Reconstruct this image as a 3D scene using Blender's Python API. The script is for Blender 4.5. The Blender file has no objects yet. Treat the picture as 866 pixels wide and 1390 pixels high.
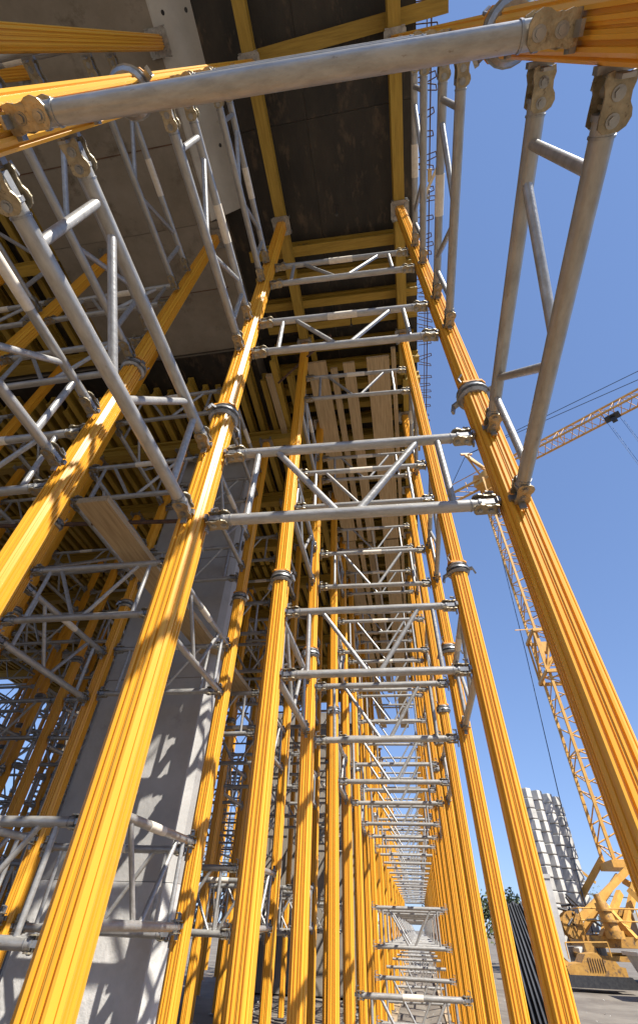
import bpy, bmesh, math, random
from mathutils import Vector, Matrix
random.seed(7)
SC = bpy.context.scene
COL = SC.collection
W = 1.4            # metres per aisle width
CH = 1.4           # camera height
H = 4.227          # height of the prop heads above the camera, in aisle widths
def P(x, y, z): return Vector((x*W, y*W, z*W + CH))

# ------------------------------------------------------------------ camera
RI = Vector((0.98727, 0.15689, 0.02607)); UP = Vector((0.09393, -0.70749, 0.70045)); FW = Vector((-0.12834, 0.68909, 0.71322))
cam_d = bpy.data.cameras.new('camera'); cam = bpy.data.objects.new('camera', cam_d); COL.objects.link(cam)
m = Matrix(((RI.x, UP.x, -FW.x), (RI.y, UP.y, -FW.y), (RI.z, UP.z, -FW.z))).to_4x4()
m.translation = Vector((0, 0, CH)); cam.matrix_world = m
cam_d.sensor_fit = 'HORIZONTAL'; cam_d.sensor_width = 36; cam_d.lens = 597.2/866*36
cam_d.shift_y = -45/866; cam_d.clip_start = 0.02; cam_d.clip_end = 3000
SC.camera = cam

# ------------------------------------------------------------------ light
SUN_AZ = math.radians(129); SUN_EL = math.radians(49.4)      # azimuth from +Y towards +X
sdir = Vector((math.sin(SUN_AZ)*math.cos(SUN_EL), math.cos(SUN_AZ)*math.cos(SUN_EL), math.sin(SUN_EL)))
wd = bpy.data.worlds.new('World'); SC.world = wd; wd.use_nodes = True
nt = wd.node_tree; nt.nodes.clear()
sky = nt.nodes.new('ShaderNodeTexSky'); sky.sky_type = 'NISHITA'; sky.sun_disc = False
sky.sun_elevation = SUN_EL; sky.sun_rotation = SUN_AZ; sky.air_density = 0.85; sky.dust_density = 0.0; sky.ozone_density = 3.0
bg = nt.nodes.new('ShaderNodeBackground'); bg.inputs[1].default_value = 0.115
out = nt.nodes.new('ShaderNodeOutputWorld')
gm = nt.nodes.new('ShaderNodeGamma'); gm.inputs[1].default_value = 0.5
tn = nt.nodes.new('ShaderNodeMixRGB'); tn.blend_type = 'MULTIPLY'; tn.inputs[0].default_value = 1; tn.inputs[2].default_value = (1.0, 1.27, 1.84, 1)
nt.links.new(sky.outputs[0], gm.inputs[0]); nt.links.new(gm.outputs[0], tn.inputs[1]); nt.links.new(tn.outputs[0], bg.inputs[0]); nt.links.new(bg.outputs[0], out.inputs[0])
sl = bpy.data.lights.new('sun', 'SUN'); sl.energy = 5.0; sl.angle = math.radians(0.5); sl.color = (1, 0.95, 0.87)
so = bpy.data.objects.new('sun', sl); COL.objects.link(so)
so.rotation_euler = sdir.to_track_quat('Z', 'Y').to_euler()
SC.view_settings.view_transform = 'Standard'; SC.view_settings.look = 'None'
SC.view_settings.exposure = 0.92; SC.view_settings.gamma = 1

# ------------------------------------------------------------------ materials
def mat(name, c1, c2, scale=8, rough=0.6, metal=0.0, stretch=(1, 1, 1), bump=0.0, bscale=None, detail=6, rnd=0.0, lo=0.35, hi=0.65, spots=None, spec=0.5):
    mt = bpy.data.materials.new(name); mt.use_nodes = True
    n = mt.node_tree.nodes; l = mt.node_tree.links; b = n['Principled BSDF']
    tc = n.new('ShaderNodeTexCoord'); mp = n.new('ShaderNodeMapping'); mp.inputs['Scale'].default_value = stretch
    l.new(tc.outputs['Object'], mp.inputs[0])
    vec = mp.outputs[0]
    oi = n.new('ShaderNodeObjectInfo')
    ad = n.new('ShaderNodeVectorMath'); ad.operation = 'ADD'
    sc = n.new('ShaderNodeVectorMath'); sc.operation = 'SCALE'; sc.inputs[3].default_value = 17.0
    cmb = n.new('ShaderNodeCombineXYZ')
    for i in range(3): l.new(oi.outputs['Random'], cmb.inputs[i])
    l.new(cmb.outputs[0], sc.inputs[0]); l.new(vec, ad.inputs[0]); l.new(sc.outputs[0], ad.inputs[1]); vec = ad.outputs[0]
    nz = n.new('ShaderNodeTexNoise'); nz.inputs['Scale'].default_value = scale; nz.inputs['Detail'].default_value = detail; nz.inputs['Roughness'].default_value = 0.65
    l.new(vec, nz.inputs['Vector'])
    rp = n.new('ShaderNodeValToRGB'); rp.color_ramp.elements[0].position = lo; rp.color_ramp.elements[1].position = hi
    rp.color_ramp.elements[0].color = (*c1, 1); rp.color_ramp.elements[1].color = (*c2, 1)
    l.new(nz.outputs['Fac'], rp.inputs[0]); colr = rp.outputs[0]
    for sp_c, sp_s, sp_t in ([spots] if spots and not isinstance(spots, list) else (spots or [])):
        n2 = n.new('ShaderNodeTexNoise'); n2.inputs['Scale'].default_value = sp_s; n2.inputs['Detail'].default_value = 8; n2.inputs['Roughness'].default_value = 0.7
        l.new(vec, n2.inputs['Vector'])
        r2 = n.new('ShaderNodeValToRGB'); r2.color_ramp.elements[0].position = sp_t; r2.color_ramp.elements[1].position = min(1, sp_t+0.12)
        l.new(n2.outputs['Fac'], r2.inputs[0])
        mx = n.new('ShaderNodeMixRGB'); mx.inputs[2].default_value = (*sp_c, 1)
        l.new(r2.outputs[0], mx.inputs[0]); l.new(colr, mx.inputs[1]); colr = mx.outputs[0]
    if rnd:
        hs = n.new('ShaderNodeHueSaturation'); mr = n.new('ShaderNodeMapRange')
        mr.inputs['To Min'].default_value = 1-rnd; mr.inputs['To Max'].default_value = 1+rnd
        l.new(oi.outputs['Random'], mr.inputs[0]); l.new(mr.outputs[0], hs.inputs['Value']); l.new(colr, hs.inputs['Color']); colr = hs.outputs[0]
    l.new(colr, b.inputs['Base Color'])
    b.inputs['Roughness'].default_value = rough; b.inputs['Metallic'].default_value = metal
    b.inputs['Specular IOR Level'].default_value = spec
    if bump:
        bn = n.new('ShaderNodeBump'); bn.inputs['Strength'].default_value = bump; bn.inputs['Distance'].default_value = 0.02
        n3 = n.new('ShaderNodeTexNoise'); n3.inputs['Scale'].default_value = bscale or scale*3; n3.inputs['Detail'].default_value = 8
        l.new(vec, n3.inputs['Vector']); l.new(n3.outputs['Fac'], bn.inputs['Height']); l.new(bn.outputs[0], b.inputs['Normal'])
    return mt
M = {}
M['yellow'] = mat('yellow_coat', (.72, .345, .028), (.77, .375, .034), 2.2, .33, rnd=.05, lo=.3, hi=.7, spots=[((.66, .31, .035), 5, .6), ((.30, .2, .1), 60, .70), ((.62, .55, .42), 34, .73)])
M['yring'] = mat('ring_coat', (.6, .24, .02), (.75, .33, .04), 12, .45, spots=((.25, .13, .06), 25, .58))
M['steel'] = mat('galvanized_tube', (.30, .29, .268), (.42, .41, .388), 38, .38, .4, stretch=(.35, 1, 1), bump=.08, bscale=90, rnd=.08, spots=[((.17, .125, .08), 60, .62), ((.5, .47, .42), 35, .72)])
M['clamp'] = mat('zinc_clamp', (.25, .21, .14), (.43, .365, .25), 30, .42, .65, rnd=.15, bump=.2, bscale=60, spots=((.13, .09, .055), 55, .57))
M['nut'] = mat('nut_steel', (.22, .22, .22), (.38, .38, .37), 20, .4, .7, spots=((.13, .1, .08), 30, .6))
M['sleeve'] = mat('cream_label', (.62, .55, .44), (.74, .67, .56), 30, .7, spots=((.4, .32, .22), 45, .62))
M['beam'] = mat('yellow_timber', (.28, .175, .02), (.41, .27, .04), 5, .65, stretch=(.6, 8, 8), rnd=.18, bump=.15, spots=((.18, .11, .03), 14, .62))
M['beamy'] = mat('yellow_timber_long', (.28, .175, .02), (.41, .27, .04), 5, .65, stretch=(8, .6, 8), rnd=.18, bump=.15, spots=((.18, .11, .03), 14, .62))
M['plank'] = mat('board_wood', (.32, .23, .125), (.47, .355, .21), 5, .8, stretch=(9, .5, 9), rnd=.18, bump=.2, spots=((.22, .15, .09), 7, .66))
M['plank_end'] = mat('board_edge', (.45, .34, .2), (.6, .47, .3), 6, .8, stretch=(9, .5, 9))
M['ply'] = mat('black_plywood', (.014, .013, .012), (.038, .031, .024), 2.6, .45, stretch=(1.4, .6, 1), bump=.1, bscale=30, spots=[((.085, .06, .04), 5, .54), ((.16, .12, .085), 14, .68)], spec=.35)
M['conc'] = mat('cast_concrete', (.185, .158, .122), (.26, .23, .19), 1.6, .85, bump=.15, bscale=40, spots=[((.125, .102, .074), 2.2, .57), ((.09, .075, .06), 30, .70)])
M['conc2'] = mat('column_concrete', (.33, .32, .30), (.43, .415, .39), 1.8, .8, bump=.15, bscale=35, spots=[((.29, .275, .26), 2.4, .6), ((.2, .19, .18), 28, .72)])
M['face'] = mat('skylit_and_smooth_concrete', (.40, .385, .36), (.5, .49, .46), 2.2, .8, bump=.1, bscale=30, spots=((.3, .28, .25), 4, .63))  # smooth post, and the beam's chamfer, where the paleness is painted sky light
M['block'] = mat('block_concrete', (.38, .37, .34), (.52, .5, .46), 2.5, .9, bump=.3, bscale=20, rnd=.14, spots=((.3, .29, .27), 5, .62))
M['ground'] = mat('site_ground', (.12, .10, .08), (.20, .175, .14), .8, .95, bump=.5, bscale=6, detail=10, spots=((.27, .24, .2), 3, .6))
M['crane'] = mat('crane_paint', (.50, .255, .045), (.62, .34, .07), 2.5, .55, bump=.2, bscale=8, spots=[((.22, .12, .05), 3.5, .58), ((.1, .06, .035), 9, .64)])
M['machine'] = mat('machine_paint', (.38, .19, .035), (.50, .27, .055), 4, .6, bump=.4, bscale=10, spots=[((.14, .085, .045), 5, .52), ((.05, .04, .035), 12, .62)])
M['rust'] = mat('rusted_steel', (.08, .045, .03), (.15, .085, .055), 15, .8, .2)
M['dark'] = mat('dark_steel', (.03, .03, .035), (.06, .06, .06), 10, .5, .3)
M['cable'] = mat('wire_rope', (.03, .05, .09), (.05, .08, .13), 10, .5, .2)
M['tarp'] = mat('tarpaulin', (.035, .038, .045), (.07, .075, .085), 3, .65, bump=.3, bscale=5)
M['leaf'] = mat('leaves', (.05, .075, .02), (.11, .13, .045), 3, .8, rnd=.2)
M['bark'] = mat('bark', (.12, .09, .06), (.2, .15, .1), 8, .9)
M['base'] = mat('sunlit_base_concrete', (.46, .45, .42), (.60, .58, .55), 3, .9, bump=.5, bscale=14, spots=((.36, .34, .31), 5, .6))  # rougher, and paler than the shaft: sunlight painted into the colour
M['ink'] = mat('black_print', (.02, .02, .02), (.03, .03, .03), 5, .7)
M['foot'] = mat('sole_timber', (.3, .22, .13), (.42, .32, .2), 5, .85, stretch=(1, 8, 8))

# ------------------------------------------------------------------ mesh helpers
class MB:
    def __init__(s): s.v = []; s.f = []; s.sm = []
    def add(s, v, f, smooth=False):
        o = len(s.v); s.v += [tuple(x) for x in v]; s.f += [tuple(i+o for i in q) for q in f]; s.sm += [smooth]*len(f)
    def box(s, a, b):
        x0, y0, z0 = a; x1, y1, z1 = b
        s.add([(x0,y0,z0),(x1,y0,z0),(x1,y1,z0),(x0,y1,z0),(x0,y0,z1),(x1,y0,z1),(x1,y1,z1),(x0,y1,z1)],
              [(0,3,2,1),(4,5,6,7),(0,1,5,4),(1,2,6,5),(2,3,7,6),(3,0,4,7)])
    def obox(s, p, q, w, h, up=(0, 0, 1)):          # box along p->q
        p = Vector(p); q = Vector(q); d = (q-p).normalized(); u = Vector(up); r = d.cross(u)
        if r.length < 1e-4: r = d.cross(Vector((1, 0, 0)))
        r.normalize(); u = r.cross(d).normalized()
        v = [c + r*sx*w/2 + u*sz*h/2 for c in (p, q) for sx, sz in ((-1,-1),(1,-1),(1,1),(-1,1))]
        s.add(v, [(0,3,2,1),(4,5,6,7),(0,1,5,4),(1,2,6,5),(2,3,7,6),(3,0,4,7)])
    def tube(s, p, q, r, n=10, r2=None, hollow=False):
        p = Vector(p); q = Vector(q); d = (q-p).normalized(); a = d.orthogonal().normalized(); b = d.cross(a); r2 = r if r2 is None else r2
        v = []
        for c, rr in ((p, r), (q, r2)):
            v += [c + (a*math.cos(2*math.pi*i/n) + b*math.sin(2*math.pi*i/n))*rr for i in range(n)]
        s.add(v, [(i, (i+1) % n, n+(i+1) % n, n+i) for i in range(n)], True)
        s.add(v, [tuple(range(n-1, -1, -1)), tuple(range(n, 2*n))])
    def prism(s, poly, axis, a, b):                 # polygon extruded along an axis
        def pt(u, w, t): return {0: (t, u, w), 1: (u, t, w), 2: (u, w, t)}[axis]
        n = len(poly); v = [pt(u, w, a) for u, w in poly] + [pt(u, w, b) for u, w in poly]
        s.add(v, [tuple(range(n))[::-1], tuple(range(n, 2*n))] + [(i, (i+1) % n, n+(i+1) % n, n+i) for i in range(n)])
    def mesh(s, name, mt, fix=True):
        me = bpy.data.meshes.new(name); me.from_pydata(s.v, [], s.f); me.materials.append(mt)
        me.polygons.foreach_set('use_smooth', s.sm)
        if fix:
            bm = bmesh.new(); bm.from_mesh(me); bmesh.ops.recalc_face_normals(bm, faces=bm.faces); bm.to_mesh(me); bm.free()
        me.update(); return me
def link(o, parent=None):
    COL.objects.link(o)
    if parent is not None: o.parent = parent
    return o
def obj(name, mesh, parent=None, loc=(0, 0, 0)):
    o = bpy.data.objects.new(name, mesh); o.location = loc; return link(o, parent)
def part(name, mb, m_, parent): return obj(name, mb.mesh(name, m_), parent)
def tag(o, label, cat, group=None, kind=None):
    if label: o['label'] = label
    if cat: o['category'] = cat
    if group: o['group'] = group
    o['kind'] = kind or 'thing'
    return o
def empty(name, loc, rz=0):
    o = bpy.data.objects.new(name, None); o.location = loc; o.rotation_euler = (0, 0, rz); o.empty_display_size = .1; return link(o)
def thing(name, mb, m_, loc, label, cat, group=None, kind=None):
    return tag(obj(name, mb.mesh(name, m_), None, loc), label, cat, group, kind)
def copy_tree(o, parent=None):
    c = o.copy(); link(c, parent)
    for ch in list(o.children): copy_tree(ch, c)
    return c
ORD = ['zeroth', 'first', 'second', 'third', 'fourth', 'fifth', 'sixth', 'seventh', 'eighth', 'ninth', 'tenth', 'eleventh', 'twelfth', 'thirteenth', 'fourteenth', 'fifteenth', 'sixteenth']

# ------------------------------------------------------------------ the ground
mb = MB(); N = 60; S = 1500
def gx(i): t = i/N*2-1; return math.copysign(abs(t)**3, t)*S
for i in range(N+1):
    for j in range(N+1):
        x, y = gx(i), gx(j); d = math.hypot(x, y)
        z = -.02 if d < 18 else -.02 - .15*random.random()
        mb.v.append((x, y, z))
for i in range(N):
    for j in range(N):
        a = i*(N+1)+j; mb.f.append((a, a+N+1, a+N+2, a+1)); mb.sm.append(True)
thing('ground', mb, M['ground'], (0, 0, 0), 'bare pale dirt of the building site', 'ground', kind='structure')

# ------------------------------------------------------------------ concrete and deck
def seam_prism(name, polys, m_, label, cat, group=None):
    t = MB()
    for poly, a, b in polys: t.prism([(u*W, w*W+CH) for u, w in poly], 1, a*W, b*W)
    return thing(name, t, m_, (0, 0, 0), label, cat, group)
pc = empty('pier_cap', P(-1.9, 0, H)); tag(pc, 'massive brownish concrete beam overhead, carried on the shaded yellow props', 'concrete beam')
def cap_part(name, poly, a, b, m_):
    t = MB(); o = P(-1.9, 0, H); t.prism([(u*W-o.x, w*W+CH-o.z) for u, w in poly], 1, a*W-o.y, b*W-o.y); return part(name, t, m_, pc)
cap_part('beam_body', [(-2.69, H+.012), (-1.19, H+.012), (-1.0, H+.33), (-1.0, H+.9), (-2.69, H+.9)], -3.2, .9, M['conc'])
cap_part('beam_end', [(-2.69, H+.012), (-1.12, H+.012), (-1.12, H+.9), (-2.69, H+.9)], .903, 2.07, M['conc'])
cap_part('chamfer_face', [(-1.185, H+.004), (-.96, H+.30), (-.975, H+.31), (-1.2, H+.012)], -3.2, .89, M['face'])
t = MB()
for k, yy in enumerate((-2.2, -1.1, -.35, .42)):      # tie holes in the sloping face
    for u in (.25, .8):
        c = Vector(((-1.185+.225*u)*W, yy*W, (H+.004+.296*u)*W+CH)); nrm = Vector((.8, 0, -.6)); t.tube(c-nrm*.01, c+nrm*.004, .02, 8)
t.v = [tuple(Vector(v)-P(-1.9, 0, H)) for v in t.v]
part('tie_hole', t, M['dark'], pc)
# joint lines across the soffit of the beam
o = P(-1.9, 0, H)
for yy in (.33, 1.45): t = MB(); t.box((-2.68*W-o.x, yy*W, .0135), (-1.21*W-o.x, yy*W+.012, .02)); part('joint_line', t, M['rust'], pc)

def panel_sheets(name, x0, x1, y0, y1, z, label, sx=1.25/W*.97, sy=2.5/W):
    root = empty(name, P((x0+x1)/2, y0, z)); tag(root, label, 'formwork deck'); n = max(1, round((x1-x0)/sx)); k = 0; y = y0; o = root.location
    while y < y1-1e-3:
        yy = min(y+sy, y1)
        for i in range(n):
            a = x0+(x1-x0)*i/n; b = x0+(x1-x0)*(i+1)/n
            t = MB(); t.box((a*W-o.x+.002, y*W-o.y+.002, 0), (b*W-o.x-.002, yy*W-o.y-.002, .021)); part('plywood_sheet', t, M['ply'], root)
        y = yy
    t = MB(); t.box((x0*W-o.x, 0, .03), (x1*W-o.x, (y1-y0)*W, .5)); part('shade_slab', t, M['conc'], root)  # unseen block over the plywood, added to keep sun and sky out
    return root
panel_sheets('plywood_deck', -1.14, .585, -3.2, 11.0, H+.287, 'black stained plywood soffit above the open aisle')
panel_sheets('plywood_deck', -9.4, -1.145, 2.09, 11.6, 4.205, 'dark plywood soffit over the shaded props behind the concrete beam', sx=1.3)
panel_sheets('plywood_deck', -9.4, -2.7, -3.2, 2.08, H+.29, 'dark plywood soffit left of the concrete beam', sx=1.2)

# column behind the second row of shaded props
cc = empty('concrete_column', P(-1.76, 3.35, -1)); tag(cc, 'tall grey concrete column standing behind the shaded yellow props', 'column'); o = cc.location
t = MB(); e = .05
def colpoly(x0, x1, y0, y1): return [((x0+e)*W-o.x, y0*W-o.y), ((x1-e)*W-o.x, y0*W-o.y), (x1*W-o.x, (y0+e)*W-o.y), (x1*W-o.x, y1*W-o.y), (x0*W-o.x, y1*W-o.y), (x0*W-o.x, (y0+e)*W-o.y)]
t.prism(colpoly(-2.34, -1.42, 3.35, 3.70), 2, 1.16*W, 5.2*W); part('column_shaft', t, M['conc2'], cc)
t = MB(); t.prism(colpoly(-2.345, -1.415, 3.345, 3.705), 2, 0, 1.157*W); part('column_foot', t, M['base'], cc)
t = MB()
for z in (2.35, 3.5): t = MB(); t.prism(colpoly(-2.343, -1.417, 3.347, 3.703), 2, z*W, z*W+.008); part('joint_line', t, M['conc'], cc)
cc2 = empty('concrete_column', P(-5.0, 7.6, -1)); tag(cc2, 'far concrete column deep among the dark props at the left', 'column'); o = cc2.location
t = MB(); t.prism(colpoly(-5.5, -4.6, 7.6, 8.1), 2, 0, 5.2*W); part('column_shaft', t, M['conc2'], cc2)

for (x0, x1, y0, y1, lb) in ((-3.9, -1.02, 13.6, 14.4, 'wide added concrete pier blocking sky far behind the props left of the aisle'), (-9.2, -6.9, 12.4, 13.2, 'broad added concrete pier closing off sky farthest left behind the shaded props')):  # added piers, a dark backdrop that blocks the sky behind the props
    pr_ = empty('backdrop_pier', P((x0+x1)/2, y0, -1)); tag(pr_, lb, 'pier'); o = pr_.location
    t = MB(); t.prism(colpoly(x0, x1, y0, y1), 2, 0, 5.0*W); part('backdrop_shaft', t, M['conc'], pr_)
    t = MB(); t.box((x0*W-o.x-.2, -.2, 5.0*W), (x1*W-o.x+.2, (y1-y0)*W+.2, 5.3*W)); part('backdrop_head', t, M['conc'], pr_)

# ------------------------------------------------------------------ yellow props
def profile(a):
    side = [(-.6, 0), (-.47, 0), (-.45, -.15), (-.31, -.15), (-.29, 0), (-.17, 0), (-.15, -.07), (-.05, -.07), (-.035, -.15), (.035, -.15), (.05, -.07), (.15, -.07), (.17, 0), (.29, 0), (.31, -.15), (.45, -.15), (.47, 0), (.6, 0)]
    pts = []
    for k in range(4):
        c, s = math.cos(-k*math.pi/2), math.sin(-k*math.pi/2)
        loc = [(u*a, (1+d)*a) for u, d in side]
        for tt, dd in ((.34, 0), (.38, .1), (.62, .1), (.66, 0)): loc.append(((.6+.4*tt-dd*.7)*a, (1-.4*tt-dd*.7)*a))
        pts += [(x*c-y*s, x*s+y*c) for x, y in loc]
    return pts
A1 = .0415*W; A2 = .0392*W
def prop_meshes(top, collar):
    R = {}
    t = MB(); t.prism(profile(A1), 2, .02, collar*W); R['outer'] = t.mesh('outer_tube', M['yellow'])
    t = MB(); t.prism(profile(A2), 2, collar*W, top*W-.012); R['inner'] = t.mesh('inner_tube', M['yellow'])
    z = collar*W
    t = MB(); c = A1*1.22; t.prism([(-c, -c*.7), (-c*.7, -c), (c*.7, -c), (c, -c*.7), (c, c*.7), (c*.7, c), (-c*.7, c), (-c, c*.7)], 2, z+.004, z+.018); R['ring'] = t.mesh('ring_plate', M['yring'])
    t = MB(); r = A1*1.3
    for a, b, r1, r2 in ((-.078, -.062, .95, 1.12), (-.062, -.048, 1.12, 1.0), (-.046, -.03, 1.2, 1.16), (-.028, -.014, .98, 1.1), (-.012, .003, 1.14, 1.02)): t.tube((0, 0, z+a), (0, 0, z+b), r*r1, 20, r*r2)
    t.tube((0, 0, z-.08), (0, 0, z), r*.9, 20)
    R['nut'] = t.mesh('adjusting_nut', M['nut'])
    for s, kk in ((-1, 'handle1'), (1, 'handle2')):
        t = MB(); t.obox((s*r*.7, -s*.02, z-.035), (s*(r+.03), -s*.05, z-.05), .03, .016); t.obox((s*(r+.025), -s*.048, z-.04), (s*(r+.04), -s*.055, z-.095), .026, .014)
        R[kk] = t.mesh('handle', M['nut'])
    t = MB(); t.tube((r*.6, r*.6, z), (r*.85, r*.75, z+.06), .006, 6); t.tube((r*.85, r*.75, z+.06), (r*.55, r*.9, z+.085), .006, 6)
    R['pin'] = t.mesh('pin', M['nut'])
    # head plate with four claws
    t = MB(); q = .075*W; zt = top*W
    t.prism([(-q, -q*.8), (-q*.8, -q), (q*.8, -q), (q, -q*.8), (q, q*.8), (q*.8, q), (-q*.8, q), (-q, q*.8)], 2, zt-.012, zt-.002)
    for sx in (-1, 1):
        for sy in (-1, 1):
            t.obox((sx*q*.75, sy*q*.98, zt-.03), (sx*q*.75, sy*q*1.02, zt+.035), .03, .008)
            t.tube((sx*q*.55, sy*q*.55, zt-.026), (sx*q*.55, sy*q*.55, zt-.012), .012, 8)
    R['head'] = t.mesh('head_plate', M['nut'])
    t = MB(); t.prism([(-q, -q), (q, -q), (q, q), (-q, q)], 2, 0, .012)
    for sx in (-1, 1):
        for sy in (-1, 1): t.tube((sx*q*.7, sy*q*.7, .012), (sx*q*.7, sy*q*.7, .028), .012, 8)
    R['base'] = t.mesh('base_plate', M['nut'])
    return R
CACHE = {}
def make_prop(x, y, top, collar, label, group):
    k = (round(top, 2), round(collar, 2))
    if k not in CACHE: CACHE[k] = prop_meshes(top+1, collar+1)
    R = CACHE[k]
    root = empty('shoring_prop', (x*W, y*W, 0), random.choice((0, math.pi/2, math.pi)))
    root.rotation_euler[0] = random.uniform(-.0015, .0015); root.rotation_euler[1] = random.uniform(-.0015, .0015)
    tag(root, label, 'prop', group)
    obj('outer_tube', R['outer'], root); obj('inner_tube', R['inner'], root); obj('ring_plate', R['ring'], root)
    nt_ = obj('adjusting_nut', R['nut'], root); obj('handle', R['handle1'], nt_); obj('handle', R['handle2'], nt_); obj('pin', R['pin'], nt_)
    obj('head_plate', R['head'], root); obj('base_plate', R['base'], root)
    return root
AX, BX = -.6, .404; SK = .037
YA = [0, 1.02, 2.15, 3.16, 4.4, 5.4, 6.55, 7.6]
while len(YA) < 28: YA += [YA[-1]+1.17, YA[-1]+2.2]
LX = [-1.2, -2.2, -3.25, -4.3, -5.3, -6.3, -7.35, -8.4]
YL = [-.22, 1.03, 2.0, 3.08, 4.1, 5.05, 6.1, 7.1, 8.2, 9.2, 10.3, 11.3, 12.4, 15.4, 16.5, 17.5, 18.6, 19.7]
ROW = {'A': 'sunlit left-hand aisle row', 'B': 'outermost right-hand row', 0: 'row just left of the aisle', 1: 'second shaded row', 2: 'third shaded row', 3: 'fourth shaded row', 4: 'fifth shaded row', 5: 'sixth shaded row', 6: 'seventh shaded row', 7: 'leftmost shaded row'}
for r, X_ in (('A', AX), ('B', BX)):
    for i, y in enumerate(YA):
        top = H-.004 if y < 11 else 3.3
        col = 1.5 if i < 2 else 1.44
        if i == 0: col = 1.72 if r == 'A' else 1.5
        if i >= 16:
            lb = 'slim yellow prop far down the %s, beyond the sixteenth' % ROW[r]
        else: lb = 'grooved yellow shoring prop, %s from the camera in the %s' % (ORD[i+1], ROW[r])
        make_prop(X_, y+(SK if r == 'B' else 0), top, col, lb, 'yellow props of the '+ROW[r])
for c, X_ in enumerate(LX):
    for i, y in enumerate(YL):
        if c in (0, 1) and 3.2 < y < 4.0: continue
        if c in (3, 4) and 7.4 < y < 8.3: continue
        top = H-.004 if y < 2.5 else 3.845
        if y > 11.7: top = 3.5
        if c > 5 and y > 12: continue
        col = 2.05 if i < 2 else 1.9
        if i >= 12: lb = 'dark yellow prop at the far end of the %s' % ROW[c]
        else: lb = 'grooved yellow shoring prop, %s from the camera in the %s' % (ORD[i+1], ROW[c])
        make_prop(X_, y, top, col, lb, 'yellow props of the '+ROW[c])

# ------------------------------------------------------------------ lattice frames (unit: one aisle width along local x, lower chord at z = 0)
RT = .0186*W; RB = .0115*W; FH = .332*W
def fr_chord(z): t = MB(); t.tube((.1*W, 0, z), (.9*W, 0, z), RT, 16); return t
def clamp_mb(s, z):
    t = MB(); fx = (lambda x: x*W) if s < 0 else (lambda x: (1-x)*W)
    for sy in (-1, 1):
        z0 = z+sy*(RT+.001); z1 = z+sy*(RT+.007)
        poly = [(fx(.121), .010*W), (fx(.121), -.012*W), (fx(.115), -.022*W), (fx(.104), -.027*W), (fx(.094), -.025*W), (fx(.086), -.020*W), (fx(.074), -.019*W), (fx(.062), -.022*W), (fx(.050), -.019*W), (fx(.052), -.010*W), (fx(.057), -.004*W), (fx(.056), .006*W), (fx(.048), .012*W), (fx(.050), .020*W), (fx(.062), .022*W), (fx(.076), .018*W), (fx(.1), .019*W), (fx(.114), .019*W)]
        t.prism(poly, 2, z0, z1)
    xa, xb = sorted((fx(.088), fx(.094))); t.box((xa, -.012, z-RT-.004), (xb, .012, z+RT+.004))
    return t
def bolt_mb(s, z):
    t = MB(); fx = (lambda x: x*W) if s < 0 else (lambda x: (1-x)*W)
    for x in (.106, .074):
        t.tube((fx(x), 0, z-RT-.013), (fx(x), 0, z+RT+.013), .009, 6); t.tube((fx(x), 0, z-RT-.009), (fx(x), 0, z+RT+.009), .014, 12)
    return t
def hook_mb(s, z):
    t = MB(); fx = (lambda x: x*W) if s < 0 else (lambda x: (1-x)*W)
    t.obox((fx(.054), .002, z-.046*W), (fx(.054), .002, z+.05*W), .026, .008, (1, 0, 0))
    t.obox((fx(.054), .002, z+.047*W), (fx(.074), .002, z+.052*W), .024, .007)
    t.obox((fx(.047), -.03, z+.004*W), (fx(.047), .04, z+.004*W), .014, .026)
    t.obox((fx(.06), -.008, z), (fx(.1), -.008, z), .028, .026); t.tube((fx(.098), 0, z), (fx(.106), 0, z), RT+.004, 14)
    t.tube((fx(.125), 0, z), (fx(.129), 0, z), RT+.0025, 14)
    return t
def posts_mb(x): t = MB(); t.tube((x*W, 0, RT*.7), (x*W, 0, FH-RT*.7), RB, 10); return t
def brace_mb(a, b): t = MB(); t.tube((a*W, 0, FH-RT*.6), (b*W, 0, RT*.6), RB, 10); return t
def sleeve_mb(x0, x1): t = MB(); t.tube((x0*W, 0, FH), (x1*W, 0, FH), RT+.0015, 18); return t
FM = [('upper_chord', fr_chord(FH), 'steel'), ('lower_chord', fr_chord(0), 'steel'), ('post', posts_mb(.175), 'steel'), ('post', posts_mb(.825), 'steel'),
      ('brace', brace_mb(.25, .465), 'steel'), ('brace', brace_mb(.75, .535), 'steel'), ('label_sleeve', sleeve_mb(.42, .58), 'sleeve')]
FM = [(n, b, b.mesh(n, M[m_])) for n, b, m_ in FM]
CL = []
for s in (-1, 1):
    for z in (0, FH):
        b = clamp_mb(s, z); bo = bolt_mb(s, z); hk = hook_mb(s, z)
        CL.append((b, b.mesh('clamp', M['clamp']), bo, bo.mesh('bolt', M['nut']), hk, hk.mesh('hook', M['nut'])))
whole = MB()
for n, b, me in FM:
    if n != 'label_sleeve': whole.add(b.v, b.f, True)
for b, _, bo, _, hk, _ in CL: whole.add(b.v, b.f); whole.add(hk.v, hk.f)
whole_me = whole.mesh('lattice_frame', M['steel'])
lite = MB()
lite.tube((.07*W, 0, 0), (.93*W, 0, 0), RT, 6); lite.tube((.07*W, 0, FH), (.93*W, 0, FH), RT, 6)
for a, b in ((.175, .175), (.825, .825), (.25, .465), (.75, .535)): lite.tube((a*W, 0, FH), (b*W, 0, 0), RB, 5)
JOBS = []
def frame(x0, y0, x1, y1, z, label, group):
    d = math.hypot((x0+x1)/2, (y0+y1)/2)+abs(z)*.2
    JOBS.append((d, x0, y0, x1, y1, z, label, group))
TN = ['low', 'middle', 'top', 'lower']
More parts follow.
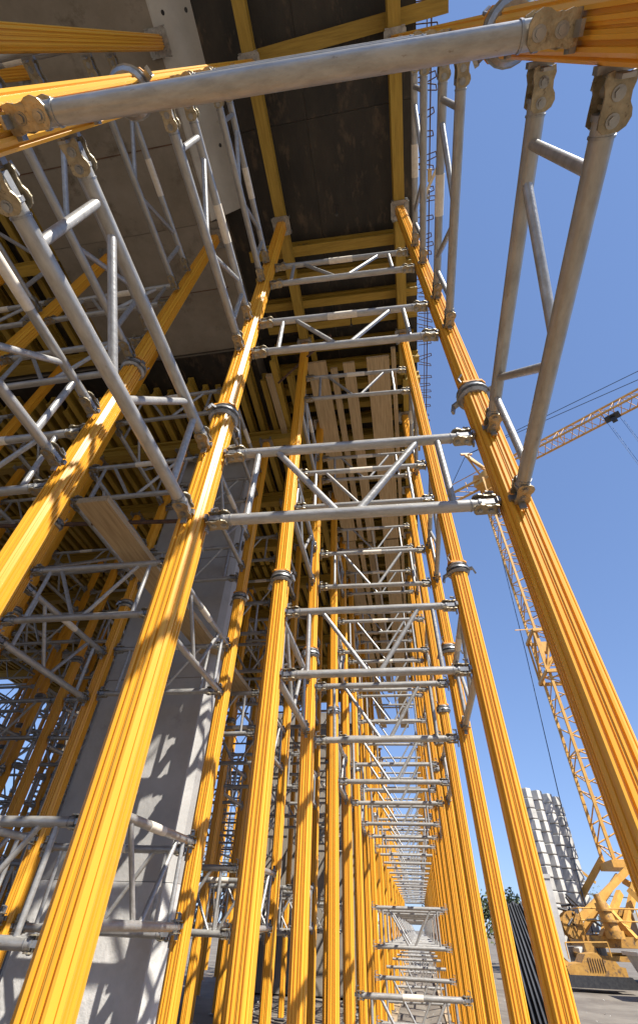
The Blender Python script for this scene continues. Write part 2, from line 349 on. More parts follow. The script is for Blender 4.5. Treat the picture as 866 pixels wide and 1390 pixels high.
for i, y in enumerate(YA):
    Z = [.913, 2.01, 2.905] if i < 2 else [.87, 1.97, 3.24]
    if i == 0: Z = [.945, 2.0, 2.9]
    if i == 3: Z[0] = .85
    if y > 11: Z = [.87, 1.9]
    if y > 7: Z.append(-.155)
    if y > 5 and i % 2: Z.append(-.72)
    for k, z in enumerate(Z):
        kk = 3 if z < 0 else k
        if z < -.5: TN[3] = 'ground-level'
        else: TN[3] = 'lowest'
        lb = ('%s galvanized cross frame between the %s pair of aisle props' % (TN[kk], ORD[i+1])) if i < 10 else 'small galvanized cross frame far down the aisle, beyond the tenth pair of props'
        frame(AX, y, BX, y+SK, z, lb, 'galvanized frames across the open aisle')
for i in range(0, len(YA)-1, 2):
    for r, X_, s in (('A', AX, 0), ('B', BX, SK)):
        Z = [.9, 1.98, 2.86] if i == 0 else [.9, 2.0, 3.2]
        if YA[i] > 11: Z = [.9, 1.95]
        if YA[i] > 7: Z.append(-.13)
        for k, z in enumerate(Z):
            kk = 3 if z < 0 else k
            lb = ('%s galvanized side frame in the %s, %s tower back' % (TN[kk], ROW[r], ORD[i//2+1])) if i < 10 else 'small galvanized side frame at the far end of the '+ROW[r]
            frame(X_, YA[i]+s, X_, YA[i+1]+s, z, lb, 'galvanized side frames of the '+ROW[r])
for i, y in enumerate(YL):
    for c in (0, 2, 4, 6, 1, 3, 5):
        if c in (1, 3, 5) and i % 3 != 1: continue
        if c > 4 and y > 12: continue
        Z = [1.16, 2.02, 2.9]
        if i >= 2: Z = [1.16, 2.08, 2.98, -.055]
        if y > 11.7: Z = [1.16, 2.1, -.05]
        for k, z in enumerate(Z):
            kk = 3 if z < 0 else k
            lb = ('%s grey frame across shaded prop rows %s and %s, %s back' % (TN[kk], ORD[c+1], ORD[c+2], ORD[i+1])) if i < 7 else 'dim lattice frame far back between shaded rows %s and %s' % (ORD[c+1], ORD[c+2])
            frame(LX[c+1], y, LX[c], y, z, lb, 'grey cross frames among the shaded props')
for i in range(0, len(YL)-1, 2):
    for c, X_ in enumerate(LX):
        if c > 5 and YL[i] > 11: continue
        Z = [1.21, 2.06, 2.95]
        if i >= 2: Z = [1.1, 2.12, 3.0, -.02]
        if YL[i] > 11.7: Z = [1.1, 2.1]
        for k, z in enumerate(Z):
            kk = 3 if z < 0 else k
            lb = ('%s grey side frame in the %s, %s tower back' % (TN[kk], ROW[c], ORD[i//2+1])) if i < 7 else 'dim lattice side frame at the far end of the '+ROW[c]
            frame(X_, YL[i], X_, YL[i+1], z, lb, 'grey side frames among the shaded props')
JOBS.sort(key=lambda j: j[0])
rest = MB()
for n, (d, x0, y0, x1, y1, z, lb, gp) in enumerate(JOBS):
    ang = math.atan2(y1-y0, x1-x0); L_ = math.hypot(x1-x0, y1-y0)
    jz = random.uniform(-.011, .011)*W; tilt = random.uniform(-.008, .008)
    if n < 296:
        if n < 150:
            root = empty('lattice_frame', (x0*W, y0*W, z*W+CH+jz), ang)
            for nm, _, me in FM:
                if nm == 'label_sleeve' and (lb.startswith('low ') and 'cross frame between' in lb or random.random() < .4 and not lb.startswith('top')): continue
                obj(nm, me, root)
            for _, cm, _, bm_, _, hm in CL:
                c_ = obj('clamp', cm, root)
                obj('bolt', bm_, c_); obj('hook', hm, c_)
        else:
            root = obj('lattice_frame', whole_me, None, (x0*W, y0*W, z*W+CH+jz)); root.rotation_euler = (0, 0, ang)
        root.scale = (L_, 1, 1); root.rotation_euler[1] = tilt; root.rotation_euler[0] = random.uniform(-.03, .03); tag(root, lb, 'frame', gp)
    else:
        mt4 = Matrix.Translation((x0*W, y0*W, z*W+CH+jz)) @ Matrix.Rotation(ang, 4, 'Z') @ Matrix.Diagonal((L_, 1, 1, 1))
        rest.add([mt4 @ Vector(v) for v in lite.v], lite.f, True)
if rest.v: thing('distant_lattice_frames', rest, M['steel'], (0, 0, 0), 'mass of thin grey lattice frames far back among the props', 'frames', kind='stuff')

# ------------------------------------------------------------------ timber beams of the formwork
def ibeam(t, p, q, w, h):
    p = Vector(p); q = Vector(q); d = (q-p).normalized(); up = Vector((0, 0, 1))
    fh = h*.2
    t.obox(p+up*fh/2, q+up*fh/2, w, fh); t.obox(p+up*(h-fh/2), q+up*(h-fh/2), w, fh)
    t.obox(p+up*(h/2), q+up*(h/2), w*.4, h-2*fh-.002)
def beam(x0, y0, x1, y1, z, w, h, label, group=None, m_=None):
    t = MB(); o = P(x0, y0, z); ibeam(t, (0, 0, 0), P(x1, y1, z)-o, w*W, h*W)
    return thing('formwork_beam', t, m_ or (M['beam'] if abs(x1-x0) > abs(y1-y0) else M['beamy']), o, label, 'timber beam', group)
beam(AX, -3, AX, 2.35, H, .085, .14, 'yellow timber beam resting along the near left-hand aisle props', 'beams laid along the aisle props')
beam(AX+.045, 2.1, AX+.045, 6.3, H, .085, .138, 'yellow timber beam lapped onto the far end of the near left-hand beam', 'beams laid along the aisle props')
beam(AX, 6.1, AX, 11.0, H, .085, .139, 'farthest yellow timber beam along the left-hand aisle props', 'beams laid along the aisle props')
beam(BX, -3, BX, 2.6+SK, H, .085, .14, 'yellow timber beam resting along the near right-hand aisle props', 'beams laid along the aisle props')
beam(BX+.03, 2.7, BX+.03, 6.6, H, .085, .14, 'middle yellow timber beam along the right-hand aisle props', 'beams laid along the aisle props')
beam(BX, 6.7, BX, 11.0, H, .085, .14, 'farthest yellow timber beam along the right-hand aisle props', 'beams laid along the aisle props')
beam(-.68, -.03, .78, -.09, H+.142, .09, .142, 'long yellow joist crossing above the near aisle beams, its end against the sky', 'yellow joists over the aisle')
JN = 0; y = 1.28
while y < 10.9:
    JN += 1
    x1 = .555+random.uniform(-.03, .05)
    lb = ('yellow cross joist over the aisle, %s behind the open black plywood' % ORD[JN]) if JN <= 8 else 'narrow yellow cross joist farther down the aisle ceiling'
    if JN > 16: lb = 'tiny cross joist near the far end of the aisle ceiling'
    bo = beam(-.97, y-.01, x1, y+.02+random.uniform(-.02, .02), H+.142, .075 if JN > 1 else .09, .142, lb, 'yellow joists over the aisle')
    if JN == 1:
        cu = bpy.data.curves.new('print', 'FONT'); cu.body = '- 2 90'; cu.size = .075; cu.extrude = .0005
        to = bpy.data.objects.new('printed_mark', cu); link(to)
        dg = bpy.context.evaluated_depsgraph_get(); me = bpy.data.meshes.new_from_object(to.evaluated_get(dg)); me.materials.clear(); me.materials.append(M['ink'])
        bpy.data.objects.remove(to)
        tx = obj('printed_mark', me, bo, (.42*W, -.020*W-.003, .045*W)); tx.rotation_euler = (math.pi/2, 0, 0)
    y += .255+random.uniform(-.02, .02)
# joists left of the concrete beam and behind it
k = 0; x = -2.78
while x > -9.3:
    k += 1
    beam(x, -3, x+random.uniform(-.03, .03), 2.0+random.uniform(-.08, .1), H+.146, .06, .14, ('dark yellow joist beside the concrete beam, %s from it' % ORD[k]) if k <= 6 else 'dark joist at the far left of the deck', 'joists left of the concrete beam')
    x -= .165+random.uniform(-.02, .02)
k = 0; x = -.80
while x > -9.3:
    k += 1
    beam(x, 2.22+random.uniform(-.05, .25), x-.04+random.uniform(-.03, .03), 5.7, 4.04, .06, .155, ('blunt-ended yellow joist left of the aisle, %s from the aisle' % ORD[k]) if k <= 8 else 'dim joist in the shade behind the concrete beam', 'joists behind the concrete beam')
    beam(x-.02, 5.75, x-.04+random.uniform(-.03, .03), 11.5, 4.04, .06, .155, 'dim joist at the far end of the shaded deck', 'joists behind the concrete beam')
    x -= .14+random.uniform(-.015, .015)
for i, y in enumerate(YL):
    if 2.5 < y < 11.5:
        beam(-9.3, y, -.85, y, 3.85, .1, .17, 'thick yellow bearer across the heads of shaded props, %s from the concrete beam' % ORD[i-2], 'bearers over the shaded props')
for y in (-.22, 1.03, 2.0):
    beam(-9.3, y, -2.75, y, H, .09, .144, {-.22: 'nearest', 1.03: 'middle', 2.0: 'farthest'}[y]+' yellow bearer left of the concrete beam on the prop heads', 'bearers left of the concrete beam')
# ------------------------------------------------------------------ boards
def board(x0, y0, x1, y1, z, w, th, label, group='boards under the aisle ceiling', m_=None):
    t = MB(); o = P(x0, y0, z); q = P(x1, y1, z)-o; t.obox((0, 0, 0), q, w*W, th)
    return thing('board', t, m_ or M['plank'], o, label, 'board', group)
BZ = 4.10
for s, (a, b) in enumerate(((2.28, 5.3), (5.32, 8.4), (8.42, 11.4), (11.42, 14.2))):
    nm = ('nearest', 'second', 'third', 'farthest')[s]
    board(-.50, a, -.47, b, BZ, .20, .045, nm+' wide board along the left side of the aisle ceiling')
    if s < 3:
        board(-.33, a+.1, -.30, b, BZ+.01, .07, .045, nm+' narrow board second from the left under the aisle ceiling')
        board(-.17, a+.05, -.15, b+.1, BZ, .12, .045, nm+' board left of the middle of the aisle ceiling')
        board(.29, a-.05, .30, b, BZ, .045, .06, nm+' narrow board beside the right-hand aisle beam')
    board(.13, a+.02, .14, b, BZ-.01, .23, .045, nm+' wide board along the right side of the aisle ceiling')
b_ = board(-1.5, 1.5, -1.46, 4.35, 1.56, .18, .05, 'long pale plank lying on the frames beside the concrete column', 'loose planks on the frames')
board(-1.0, 2.3, -.98, 4.2, 4.0, .06, .08, 'narrow timber edge board left of the aisle beam', 'loose planks on the frames')
# long tubes and couplers
def tube_thing(p, q, r, m_, label, cat='tube', name='scaffold_tube'):
    t = MB(); o = P(*p); t.tube((0, 0, 0), P(*q)-o, r, 12); return thing(name, t, m_, o, label, cat)
tb = tube_thing((-.13, 5.0, 4.02), (-.02, 13.0, 3.85), .03, M['steel'], 'long loose scaffold tube running away under the aisle boards')
tube_thing((-4.2, 2.3, 2.27), (-.3, 2.3, 1.99), .022, M['rust'], 'long rusty brown bar crossing behind the first sunlit prop')
tube_thing((-.9, 2.35, 3.9), (-.3, 1.95, 3.98), .015, M['rust'], 'short rusty bar tied near the left-hand aisle beam')
# tie rods hanging through the soffit
for i, (x, y) in enumerate(((-.12, 1.0), (-.1, 1.98))):
    t = MB(); t.tube((0, 0, 0), (0, 0, .42*W), .006, 8); t.tube((0, 0, .02), (0, 0, .05), .018, 6)
    thing('tie_rod', t, M['dark'], P(x, y, H-.05), ('thin rod hanging from the black plywood ceiling', 'thin rod hanging between the cross joists')[i], 'rod', 'thin rods hanging from the ceiling')

# ------------------------------------------------------------------ reinforcement along the deck edge
rb = empty('rebar_edge', P(.69, -.4, H+.28)); tag(rb, 'dark reinforcing bars with hoops sticking out along the deck edge', 'rebar'); 
t = MB(); t.tube((0, 0, 0), (0, 4.2*W, 0), .008, 8); t.tube((-.03, .1, .10), (-.02, 4*W, .12), .006, 8); part('long_bar', t, M['rust'], rb)
yy = .15
while yy < 4.0*W:
    t = MB(); s = random.uniform(-.02, .02); tl = random.uniform(-.06, .06); e_ = random.uniform(.0, .05)
    p0 = [(-.16, yy+tl, .05), (.02+e_, yy+s, -.01), (.035+e_, yy+s+.05, .01), (-.12, yy+.07+tl, .06)]
    for a, b in zip(p0, p0[1:]): t.tube(a, b, .006, 6)
    part('hoop', t, M['rust'], rb); yy += random.choice((.13, .18, .22, .1))
for yy in (.5, 1.25, 2.1):
    t = MB(); t.box((-.02, yy*W, -.015), (.025, yy*W+.13, .015)); part('timber_spacer', t, M['plank'], rb)
# galvanised strut and fittings by the deck edge
st = empty('edge_bracket', P(.66, 1.0, H+.22)); tag(st, 'pale galvanized bracket arm slanting out from the deck edge', 'bracket')
t = MB(); t.obox((-.03, .05, 0), (.17, -.33, -.02), .03, .022); part('arm', t, M['sleeve'], st)
t = MB(); t.obox((.15, -.32, -.04), (.19, -.45, .01), .035, .012); part('hook', t, M['steel'], st)
t = MB(); t.obox((-.1, .08, 0), (.04, .06, 0), .03, .03); t.obox((-.08, .2, 0), (.03, -.02, 0), .02, .02); part('fixing', t, M['nut'], st)

# ------------------------------------------------------------------ tower crane
def lattice(t, p, q, w, n, r, rb_, up=(0, 0, 1), tri=False):
    p = Vector(p); q = Vector(q); d = (q-p).normalized(); u = Vector(up); r_ = d.cross(u).normalized(); u = r_.cross(d).normalized()
    if tri: cs = [r_*-w/2, r_*w/2, u*w*.95]
    else: cs = [r_*-w/2-u*w/2, r_*w/2-u*w/2, r_*w/2+u*w/2, r_*-w/2+u*w/2]
    for c in cs: t.obox(p+c, q+c, r*2, r*2)
    m_ = len(cs)
    for i in range(n):
        a = p+(q-p)*i/n; b = p+(q-p)*(i+1)/n; mid = (a+b)/2
        for k in range(m_):
            c0, c1 = cs[k], cs[(k+1) % m_]
            if i % 2 == k % 2: c0, c1 = c1, c0
            t.tube(a+c0, mid+c1, rb_, 5); t.tube(mid+c1, b+c0, rb_, 5)
        if i % 3 == 0:
            for k in range(m_): t.tube(a+cs[k], a+cs[(k+1) % m_], rb_, 5)
MX, MY = 11.25, 33.0; HJ = 32.0+CH
cr = empty('tower_crane', (MX, MY, 0)); tag(cr, 'yellow lattice tower crane rising behind the right-hand props', 'crane')
t = MB(); lattice(t, (0, 0, 4.2), (0, 0, HJ-.8), 1.9, 17, .08, .04, (0, 1, 0)); part('mast', t, M['crane'], cr)
t = MB(); z = 4.5
for sx in (.25, .65): t.tube((sx, -.3, 4.5), (sx, -.3, HJ-3), .02, 5)
while z < HJ-3: t.tube((.25, -.3, z), (.65, -.3, z), .015, 4); z += .45
part('ladder', t, M['dark'], cr)
jd = Vector((.825, -.565, 0)); j0 = Vector((0, 0, HJ))
t = MB(); lattice(t, j0-jd*.2, j0+jd*42, 1.25, 34, .07, .035, tri=True); part('jib', t, M['crane'], cr)
t = MB(); cj = -jd; t.obox(j0+Vector((.35, .5, -.2)), j0+cj*6.8+Vector((.35, .5, -.2)), .16, .2); t.obox(j0+Vector((-.5, -.5, -.2)), j0+cj*6.8+Vector((-.5, -.5, -.2)), .16, .2)
for i in range(6): t.tube(j0+cj*i*1.1+Vector((.35, .5, -.2)), j0+cj*(i+1)*1.1+Vector((-.5, -.5, -.2)), .05, 5)
t.tube(j0+cj*2.5+Vector((0, 0, 0)), j0+cj*2.5+Vector((0, 0, 1.0)), .05, 6); t.tube(j0+cj*6.6+Vector((-.5, -.5, .9)), j0+Vector((-.5, -.5, .9)), .05, 6)
t.box((cj.x*1.2-.4, cj.y*1.2-.4, HJ), (cj.x*1.2+.4, cj.y*1.2+.4, HJ+.8))
part('counter_jib', t, M['crane'], cr)
apex = Vector((9.541-MX, 32.634-MY, 35.231+CH))
t = MB(); t.obox(j0+Vector((.6, 0, 0)), apex, .28, .28); t.obox(j0+Vector((-.4, .5, 0)), apex, .14, .14); t.obox(j0+Vector((.6, -.4, 0)), apex+Vector((0, 0, -.3)), .1, .1)
t.obox(apex+Vector((-.5, -.1, .1)), apex+Vector((.7, .2, .3)), .2, .2); part('apex_strut', t, M['crane'], cr)
t = MB()
for s in (22, 38): t.tube(apex, j0+jd*s+Vector((0, 0, 1.1)), .035, 5)
t.tube(apex, Vector((7.0-MX, 35.4-MY, HJ-.1)), .035, 5)
part('pendant_rope', t, M['cable'], cr)
t = MB(); t.obox(j0+Vector((-.9, -.9, -1.0)), j0+Vector((.9, .9, -1.0)), 2.4, .35); t.tube(j0+Vector((0, 0, -1)), j0+Vector((0, 0, .2)), 1.1, 16); part('slewing_ring', t, M['crane'], cr)
t = MB(); tp = j0+jd*11.5+Vector((0, 0, -.35)); t.obox(tp-jd*.6, tp+jd*.6, .7, .12); t.obox(tp-jd*.2+Vector((0, 0, -.35)), tp+jd*.2+Vector((0, 0, -.35)), .3, .4)
tr = part('trolley', t, M['dark'], cr)
t = MB()
for a in (-.35, .35):
    for b in (-.35, .35): t.tube(tp+jd*a*1.4+Vector((b, b, -.5)), tp+jd*a+Vector((b*.6, b*.6, -26)), .014, 4)
part('hoist_rope', t, M['cable'], tr)
t = MB(); z0 = 14.0+CH

for zz in (z0+1.3, z0-1.6):
    for a, b in (((-1.2, -1.2), (1.2, -1.2)), ((1.2, -1.2), (1.2, 1.2)), ((1.2, 1.2), (-1.2, 1.2)), ((-1.2, 1.2), (-1.2, -1.2))): t.obox((*a, zz), (*b, zz), .16, .2)
for sx in (-1, 1):
    for sy in (-1, 1): t.obox((sx*1.15, sy*1.15, z0-1.7), (sx*1.15, sy*1.15, z0+1.4), .12, .12)
t.obox((-1.2, -1.2, z0+1.35), (-2.6, -1.9, z0+1.0), .05, .05)

for a, b in (((-1.15, -1.15, z0-1.6), (1.15, -1.15, z0+1.3)), ((-1.15, -1.15, z0+1.3), (-1.15, 1.15, z0-1.6)), ((-1.15, -1.15, z0-1.6), (0, -1.15, z0+1.3)), ((-.9, -.9, z0+.4), (.9, -.3, z0-.2))): t.tube(a, b, .07, 6)
t.box((-1.0, -1.0, z0-.2), (-.5, -.5, z0+.5)); t.tube((-.9, -.95, z0-1.0), (-.3, -.95, z0-.6), .16, 8); t.box((.1, -1.05, z0-.9), (.5, -.7, z0-.5)); part('climbing_collar', t, M['crane'], cr)
# undercarriage
t = MB()
Bz = 1.25
cs = [(-4.0, -3.4), (3.2, -3.8), (3.8, 3.2), (-3.6, 3.6)]
for i in range(4):
    a = cs[i]; b = cs[(i+1) % 4]; t.obox((*a, Bz), (*b, Bz), .3, .34); t.obox((*a, .75), (*b, .75), .2, .16)
t.obox((*cs[0], Bz), (*cs[2], Bz), .4, .4); t.obox((*cs[1], Bz), (*cs[3], Bz), .4, .38)
for c in cs: t.obox((*c, 0), (*c, Bz), .4, .4)
ub = part('base_frame', t, M['machine'], cr)
t = MB()
for a, b in (((-4.2, -2.2, 1.7), (.6, -1.1, 4.5)), ((-2.4, -3.2, 1.4), (.2, -1.6, 4.3)), ((3.2, -3.8, 1.4), (.95, -.95, 4.4)), ((3.8, 3.2, 1.4), (.95, .95, 4.4)), ((-3.6, 3.6, 1.4), (-.95, .95, 4.4)), ((-1.0, -3.6, 1.2), (2.2, -1.0, 5.6)), ((-.2, -3.4, 1.3), (-1.4, -2.9, 3.0)), ((-3.4, -3.5, 1.3), (-1.6, -2.2, 2.9)), ((1.6, -3.7, 1.3), (-.9, -1.1, 3.4)), ((-2.0, -3.6, 1.3), (-2.6, -2.7, 2.4)), ((-3.8, -1.0, 1.3), (-1.0, -.9, 3.6)), ((-4.0, -2.2, 1.6), (-3.2, -2.0, .4))):
    t.obox(a, b, .22, .24)
t.box((-1.15, -1.15, 3.9), (1.15, 1.15, 4.2)); part('strut', t, M['crane'], cr)
t = MB()
t.tube((-2.9, -3.9, 1.5), (-3.1, -3.85, 2.5), .3, 14, .26); t.tube((-3.1, -3.85, 2.5), (-3.15, -3.83, 2.75), .16, 10); t.tube((-2.9, -3.9, 1.35), (-2.9, -3.9, 1.6), .38, 14)
t.tube((-2.95, -3.9, 1.85), (-2.95, -3.9, 1.93), .36, 14); t.tube((-3.03, -3.87, 2.2), (-3.03, -3.87, 2.26), .34, 14); part('slewing_motor', t, M['machine'], cr)
t = MB(); t.tube((-4.3, -3.0, 1.75), (-4.3, -2.3, 1.75), .3, 18); t.tube((-4.3, -3.06, 1.75), (-4.3, -3.0, 1.75), .46, 18); t.tube((-4.3, -2.3, 1.75), (-4.3, -2.24, 1.75), .46, 18)
for k in range(6): t.obox((-4.3, -3.09, 1.75), (-4.3+.42*math.cos(k), -3.09, 1.75+.42*math.sin(k)), .05, .03, (0, 1, 0))
part('rope_drum', t, M['machine'], cr)
t = MB(); t.box((-1.9, -1.9, 1.5), (-.3, -.6, 2.1)); t.box((-.4, -3.1, 1.5), (.8, -2.4, 2.0)); t.box((-1.9, -1.95, 2.105), (-1.2, -1.2, 2.4))
for k in range(5): t.box((-1.7+k*.25, -1.93, 1.6), (-1.6+k*.25, -1.905, 2.0))
part('machinery_box', t, M['machine'], cr)
t = MB()
for a, b in (((-4.0, -3.4), (3.2, -3.8)), ((-4.0, -3.4), (-3.6, 3.6))):
    for zz in (1.9, 2.3): t.tube((*a, zz), (*b, zz), .025, 6)
    for k in range(7): p_ = Vector((*a, 0)).lerp(Vector((*b, 0)), k/6); t.tube((p_.x, p_.y, 1.4), (p_.x, p_.y, 2.3), .025, 6)
part('handrail', t, M['crane'], cr)
t = MB()
for i in range(3): t.box((-1.6+i*1.3, -3.0, 1.45), (-.5+i*1.3, 2.6, 2.2))
part('ballast_block', t, M['block'], cr)
t = MB()
for i in range(9):
    a = Vector((-3.8, -2.6, 2.4)) + Vector((random.uniform(-.5, .5), random.uniform(-.4, .4), random.uniform(-.6, .4)))
    b = a + Vector((random.uniform(-.8, .8), random.uniform(-.4, .4), random.uniform(-.5, .5))); t.tube(a, b, .05, 6)
part('hydraulic_hose', t, M['dark'], cr)
# rope guy running down beside the mast
t = MB(); a = Vector((10.604, 34.403, 27.783+CH)); b = Vector((9.0, 34.85, 2.3+CH)); a2 = a+(a-b)*.2; b2 = Vector((8.9, 34.9, 0)); pts = [a2, a, (a+b)/2+Vector((.12, 0, 0)), b, b2]
for u, v in zip(pts, pts[1:]): t.tube(u-a, v-a, .028, 6)
thing('guy_rope', t, M['cable'], a, 'thin blue rope hanging in the sky left of the crane mast', 'rope')
# low yellow machine parts and pale skip in front of the crane base
yh = empty('machine_hood', (6.9, 27.4, 0)); tag(yh, 'low dented ochre machine hood at the foot of the crane', 'machine')
t = MB(); t.prism([(-1.3, .3), (-1.35, .5), (-1.1, .62), (-.75, .66), (-.55, .9), (-.1, .95), (.05, .78), (.5, .74), (.6, .6), (.8, .58), (.8, .3)], 1, -.6, .6); part('hood', t, M['machine'], yh)
for k in range(7):
    t = MB(); t.obox((-.5+k*.09, -.612, .45), (-.5+k*.09, -.612, .8), .02, .03, (0, 1, 0)); part('vent_slat', t, M['rust'], yh)
for y in (-.55, .55):
    t = MB(); t.prism([(-1.45, .02), (-1.55, .18), (-1.4, .34), (.9, .34), (1.05, .18), (.95, .02)], 1, y-.14, y+.14); part('track', t, M['dark'], yh)
t = MB(); t.obox((-1.25, -.3, .6), (-2.0, -.5, 1.25), .12, .16); t.obox((-2.0, -.5, 1.25), (-2.35, -.6, .35), .1, .14); part('arm', t, M['machine'], yh)
t = MB(); t.tube((-1.2, -.62, .75), (-1.2, -.62, 1.2), .02, 6); t.tube((-1.2, -.62, 1.2), (.4, -.62, 1.25), .02, 6); t.tube((.4, -.62, 1.25), (.4, -.62, .85), .02, 6); part('handrail', t, M['crane'], yh)
ct = empty('skip_container', (9.4, 24.8, 0)); tag(ct, 'pale grey open skip beside the ochre machine hood', 'skip')
t = MB(); t.prism([(-1.5, .1), (1.9, .1), (2.3, .95), (-1.9, .95)], 1, -.8, .8); part('body', t, M['block'], ct)
t = MB(); t.box((-2.0, -.9, .952), (2.4, -.8, 1.05)); t.box((-2.0, .8, .952), (2.4, .9, 1.05)); t.box((-2.0, -.8, .952), (-1.9, .8, 1.05)); t.box((2.3, -.8, .952), (2.4, .8, 1.05)); part('rim', t, M['steel'], ct)
for k in range(6):
    t = MB(); x = -1.4+k*.62; t.obox((x, -.83, .12), (x, -.83, .94), .07, .05, (0, 1, 0)); part('rib', t, M['block'], ct)

# ------------------------------------------------------------------ stacked concrete blocks
BH = .5
def block_mesh(k):
    t = MB(); n = 6
    base = [(-.30, -.10), (.02, -.34), (.34, -.12), (.34, .26), (0, .36), (-.30, .26)]
    def ring(z, f): return [(x*f, y*f, z) for x, y in base]
    rr = [ring(.02, .90), ring(.06, 1.0), ring(BH-.05, .985), ring(BH-.008, .92)]
    v = [p for r_ in rr for p in r_]
    v = [(x+random.uniform(-.01, .01), y+random.uniform(-.01, .01), z) for x, y, z in v]
    f = [tuple(range(n))[::-1], tuple(range(3*n, 4*n))] + [(q*n+i, q*n+(i+1) % n, (q+1)*n+(i+1) % n, (q+1)*n+i) for q in range(3) for i in range(n)]
    t.add(v, f); return t.mesh('concrete_block', M['block'])
BMs = [block_mesh(k) for k in range(4)]
cols = [((7.0, 33.3), 15, 'leftmost'), ((7.72, 34.0), 15, 'second'), ((8.5, 34.9), 15, 'third'), ((9.2, 35.8), 15, 'rightmost')]
for (x, y), n, nm in cols:
    for k in range(n):
        o = obj('concrete_block', BMs[(k*3+len(nm)) % 4], None, (x+random.uniform(-.03, .03), y+random.uniform(-.03, .03), BH*k+.02)); o.rotation_euler[2] = random.uniform(-.05, .05)
        lb = 'pale concrete block, %s from the top of the %s stack beside the crane' % (ORD[n-k], nm)
        tag(o, lb, 'concrete block', 'concrete blocks stacked beside the crane')
t = MB(); t.prism([(-.3, -.3), (.3, -.3), (.3, .3), (-.3, .3)], 2, 0, 1.85+CH); t.box((-.34, -.34, 1.85+CH), (.34, .34, 2.0+CH))
thing('concrete_post', t, M['face'], (5.95, 29.4, 0), 'short smooth concrete post in front of the block stacks', 'post')

# ------------------------------------------------------------------ background
def leafy(x, y, h, r, label, n=1500, name='bush'):
    root = empty(name, (x, y, 0)); tag(root, label, 'bush' if name == 'bush' else 'tree', 'greenery beyond the site')
    t = MB(); t.tube((0, 0, 0), (0, 0, h*.6), r*.07, 8, r*.03)
    for k in range(6):
        a = random.uniform(0, 6.28); t.tube((0, 0, h*(.15+.07*k)), (math.cos(a)*r*.6, math.sin(a)*r*.6, h*(.4+.08*k)), r*.03, 6, r*.01)
    part('trunk', t, M['bark'], root)
    t = MB(); cl = [(random.gauss(0, r*.4), random.gauss(0, r*.4), random.uniform(h*.3, h*.85), random.uniform(.25, .5)*r) for _ in range(16)]
    for _ in range(n):
        c = random.choice(cl); d = Vector((random.gauss(0, 1), random.gauss(0, 1), random.gauss(0, 1))).normalized()*c[3]*random.uniform(.5, 1.1)
        p = Vector(c[:3])+d; u = Vector((random.gauss(0, 1), random.gauss(0, 1), random.gauss(0, 1))).normalized(); w_ = u.orthogonal().normalized(); s = random.uniform(.06, .16)
        t.add([p-u*s, p+w_*s*.6, p+u*s, p-w_*s*.6], [(0, 1, 2, 3)])
    o = obj('foliage', t.mesh('foliage', M['leaf'], False), root)
for x, y, h, r, lb in ((5.4, 39.6, 3.4, 1.5, 'grey-green bush seen between the right-hand props'), (4.2, 44, 3.8, 1.9, 'low bush right behind the far props'), (7.4, 44, 3.0, 1.7, 'small bush left of the block stacks'), (3.1, 52, 4.5, 2.5, 'taller bush at the far end of the scaffold row')):
    leafy(x, y, h, r, lb)
for i, (x, y, h, r) in enumerate(((-40, 60, 8, 5), (-26, 75, 7, 5), (-55, 48, 9, 5), (30, 120, 8, 6), (52, 130, 9, 6), (70, 120, 8, 6))):
    leafy(x, y, h, r, 'far tree, %s of the trees on the horizon counting from the left' % ORD[(3, 4, 1, 5, 6, 7)[i]] if i != 2 else 'far tree, leftmost on the horizon', 2500, 'tree')
# dark tarpaulin propped against the far props
t = MB(); n = 22
for i in range(n+1):
    u = i/n; off = .06*(1 if i % 2 else -1)+random.uniform(-.02, .02)
    for j in range(5):
        w_ = j/4; t.v.append((u*1.0*(1-.55*w_)+off*.3, off*(1-w_*.6)+w_*.15, 1.75*w_+.02*math.sin(i)))
for i in range(n):
    for j in range(4): a = i*5+j; t.f.append((a, a+5, a+6, a+1)); t.sm.append(False)
me = t.mesh('tarpaulin', M['tarp']); o = obj('tarpaulin', me, None, (1.25, 10.1, 0)); md = o.modifiers.new('thickness', 'SOLIDIFY'); md.thickness = .01
tag(o, 'dark grey pleated tarpaulin hanging between the right-hand props near the ground', 'tarpaulin')
# distant small crane
fc = empty('distant_crane', (37.5, 145.2, 0)); tag(fc, 'tiny yellow crane on the horizon right of the block stacks', 'crane')
t = MB(); lattice(t, (0, 0, 0), (0, 0, 12), .8, 9, .1, .05, (0, 1, 0)); part('mast', t, M['crane'], fc)
t = MB(); t.obox((-.8, 0, 13.5), (3.4, -.4, 10.0), .5, .5); t.box((-1.1, -.6, 11), (.8, .6, 13.4)); part('boom', t, M['crane'], fc)
# power lines on two poles
for i, x in enumerate((17, 58)):
    t = MB(); t.tube((0, 0, 0), (0, 0, 5.6), .12, 8, .08); t.box((-.9, -.06, 5.2), (.9, .06, 5.35))
    o = thing('power_pole', t, M['bark'], (x, 80, 0), ('slim power pole beyond the block stacks', 'slim power pole far right behind the crane')[i], 'pole', 'power poles beyond the site')
for k, dx in enumerate((-.8, 0, .8)):
    t = MB(); pts = [Vector((17+dx+(41)*s/12, 80, 5.45-.9*4*(s/12)*(1-s/12))) for s in range(13)]
    for u, v in zip(pts, pts[1:]): t.tube(u, v, .025, 4)
    t2 = thing('power_line', t, M['dark'], (0, 0, 0), ('left', 'middle', 'right')[k]+' wire strung between the two distant poles', 'wire', 'wires between the poles')
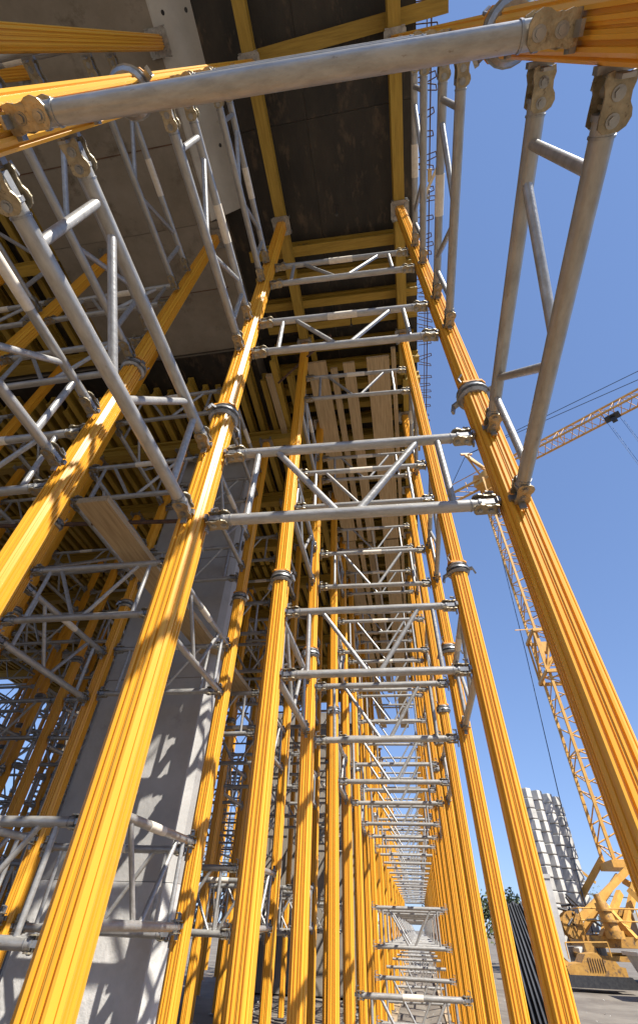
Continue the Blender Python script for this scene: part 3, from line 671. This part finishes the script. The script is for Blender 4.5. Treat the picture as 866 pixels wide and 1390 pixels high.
# sole boards under the prop rows
for r, X_ in (('left-hand aisle props', AX), ('right-hand aisle props', BX)):
    t = MB(); t.box((-.16, -.6, -.055), (.16, 42, -.002)); thing('sole_board', t, M['foot'], (X_*W, 0, 0), 'timber sole board on the dirt under the '+r, 'board', 'sole boards under the props')
# printed length on one label sleeve by the column
root = empty('length_tag', P(-1.9, 3.08, .277)); bpy.data.objects.remove(root)
cu = bpy.data.curves.new('print', 'FONT'); cu.body = '120'; cu.size = .05; cu.extrude = .0004
to = bpy.data.objects.new('print', cu); link(to); dg = bpy.context.evaluated_depsgraph_get()
tme = bpy.data.meshes.new_from_object(to.evaluated_get(dg)); tme.materials.clear(); tme.materials.append(M['ink']); bpy.data.objects.remove(to)
for o in [o for o in SC.objects if o.name.startswith('label_sleeve')]:
    p = o.parent
    if abs(p.location.x-LX[1]*W) < .02 and abs(p.location.y-3.08*W) < .02 and p.location.z < CH+.1 and abs(p.rotation_euler.z) < .1:
        tx = obj('printed_length', tme, o, (.43*W, -RT-.004, FH-.018)); tx.rotation_euler = (math.pi/2, 0, 0)

# loose extra tubes among the shaded props
for k in range(12):
    c = 2+k % 4; i = 3+k//2; x = LX[c]+random.uniform(-.7, .0); y = YL[i]; z = random.uniform(.2, 2.6)
    tube_thing((x, y+.08, z), (x+random.uniform(-.9, .9), y+random.uniform(.8, 1.6), z+random.uniform(.7, 1.3)), .024, M['steel'], 'loose diagonal tube beyond the %s row back, beside the %s' % (ORD[i+1], ROW[c]) if k % 2 == 0 else 'steep loose tube past the %s row back, near the %s' % (ORD[i+1], ROW[c]))
# rubble on the ground
t = MB()
for _ in range(900):
    a = random.uniform(-1.2, 1.2); d = random.uniform(1.2, 30)**1.0; x, y = math.sin(a)*d, math.cos(a)*d; s_ = random.uniform(.01, .045)
    pts = [Vector((random.uniform(-1, 1), random.uniform(-1, 1), random.uniform(-.3, 1))).normalized()*s_ for _ in range(5)]
    o = len(t.v); t.v += [tuple(p+Vector((x, y, -.01))) for p in pts]; t.f += [(o, o+1, o+2), (o, o+2, o+3), (o, o+3, o+1), (o+4, o+2, o+1), (o+4, o+3, o+2), (o+4, o+1, o+3)]; t.sm += [False]*6
thing('rubble', t, M['block'], (0, 0, 0), 'small stones scattered over the dirt between the props', 'rubble', kind='stuff')
for k, (x, y, a) in enumerate(((-.35, 1.9, .5), (.9, 3.3, -.9), (-.2, 4.6, 1.4), (1.6, 5.2, .2))):
    o = bpy.data.objects.new('timber_offcut', None); bpy.data.objects.remove(o)
    t = MB(); t.box((-.35, -.06, 0), (.35, .06, .04)); o = thing('timber_offcut', t, M['foot'], (x, y, -.015), ('short timber offcut nearest on the dirt of the aisle', 'timber offcut on the dirt outside the right-hand props', 'timber offcut in the middle of the aisle floor', 'farthest timber offcut on the dirt outside the right-hand props')[k], 'timber', 'timber offcuts on the ground'); o.rotation_euler[2] = a
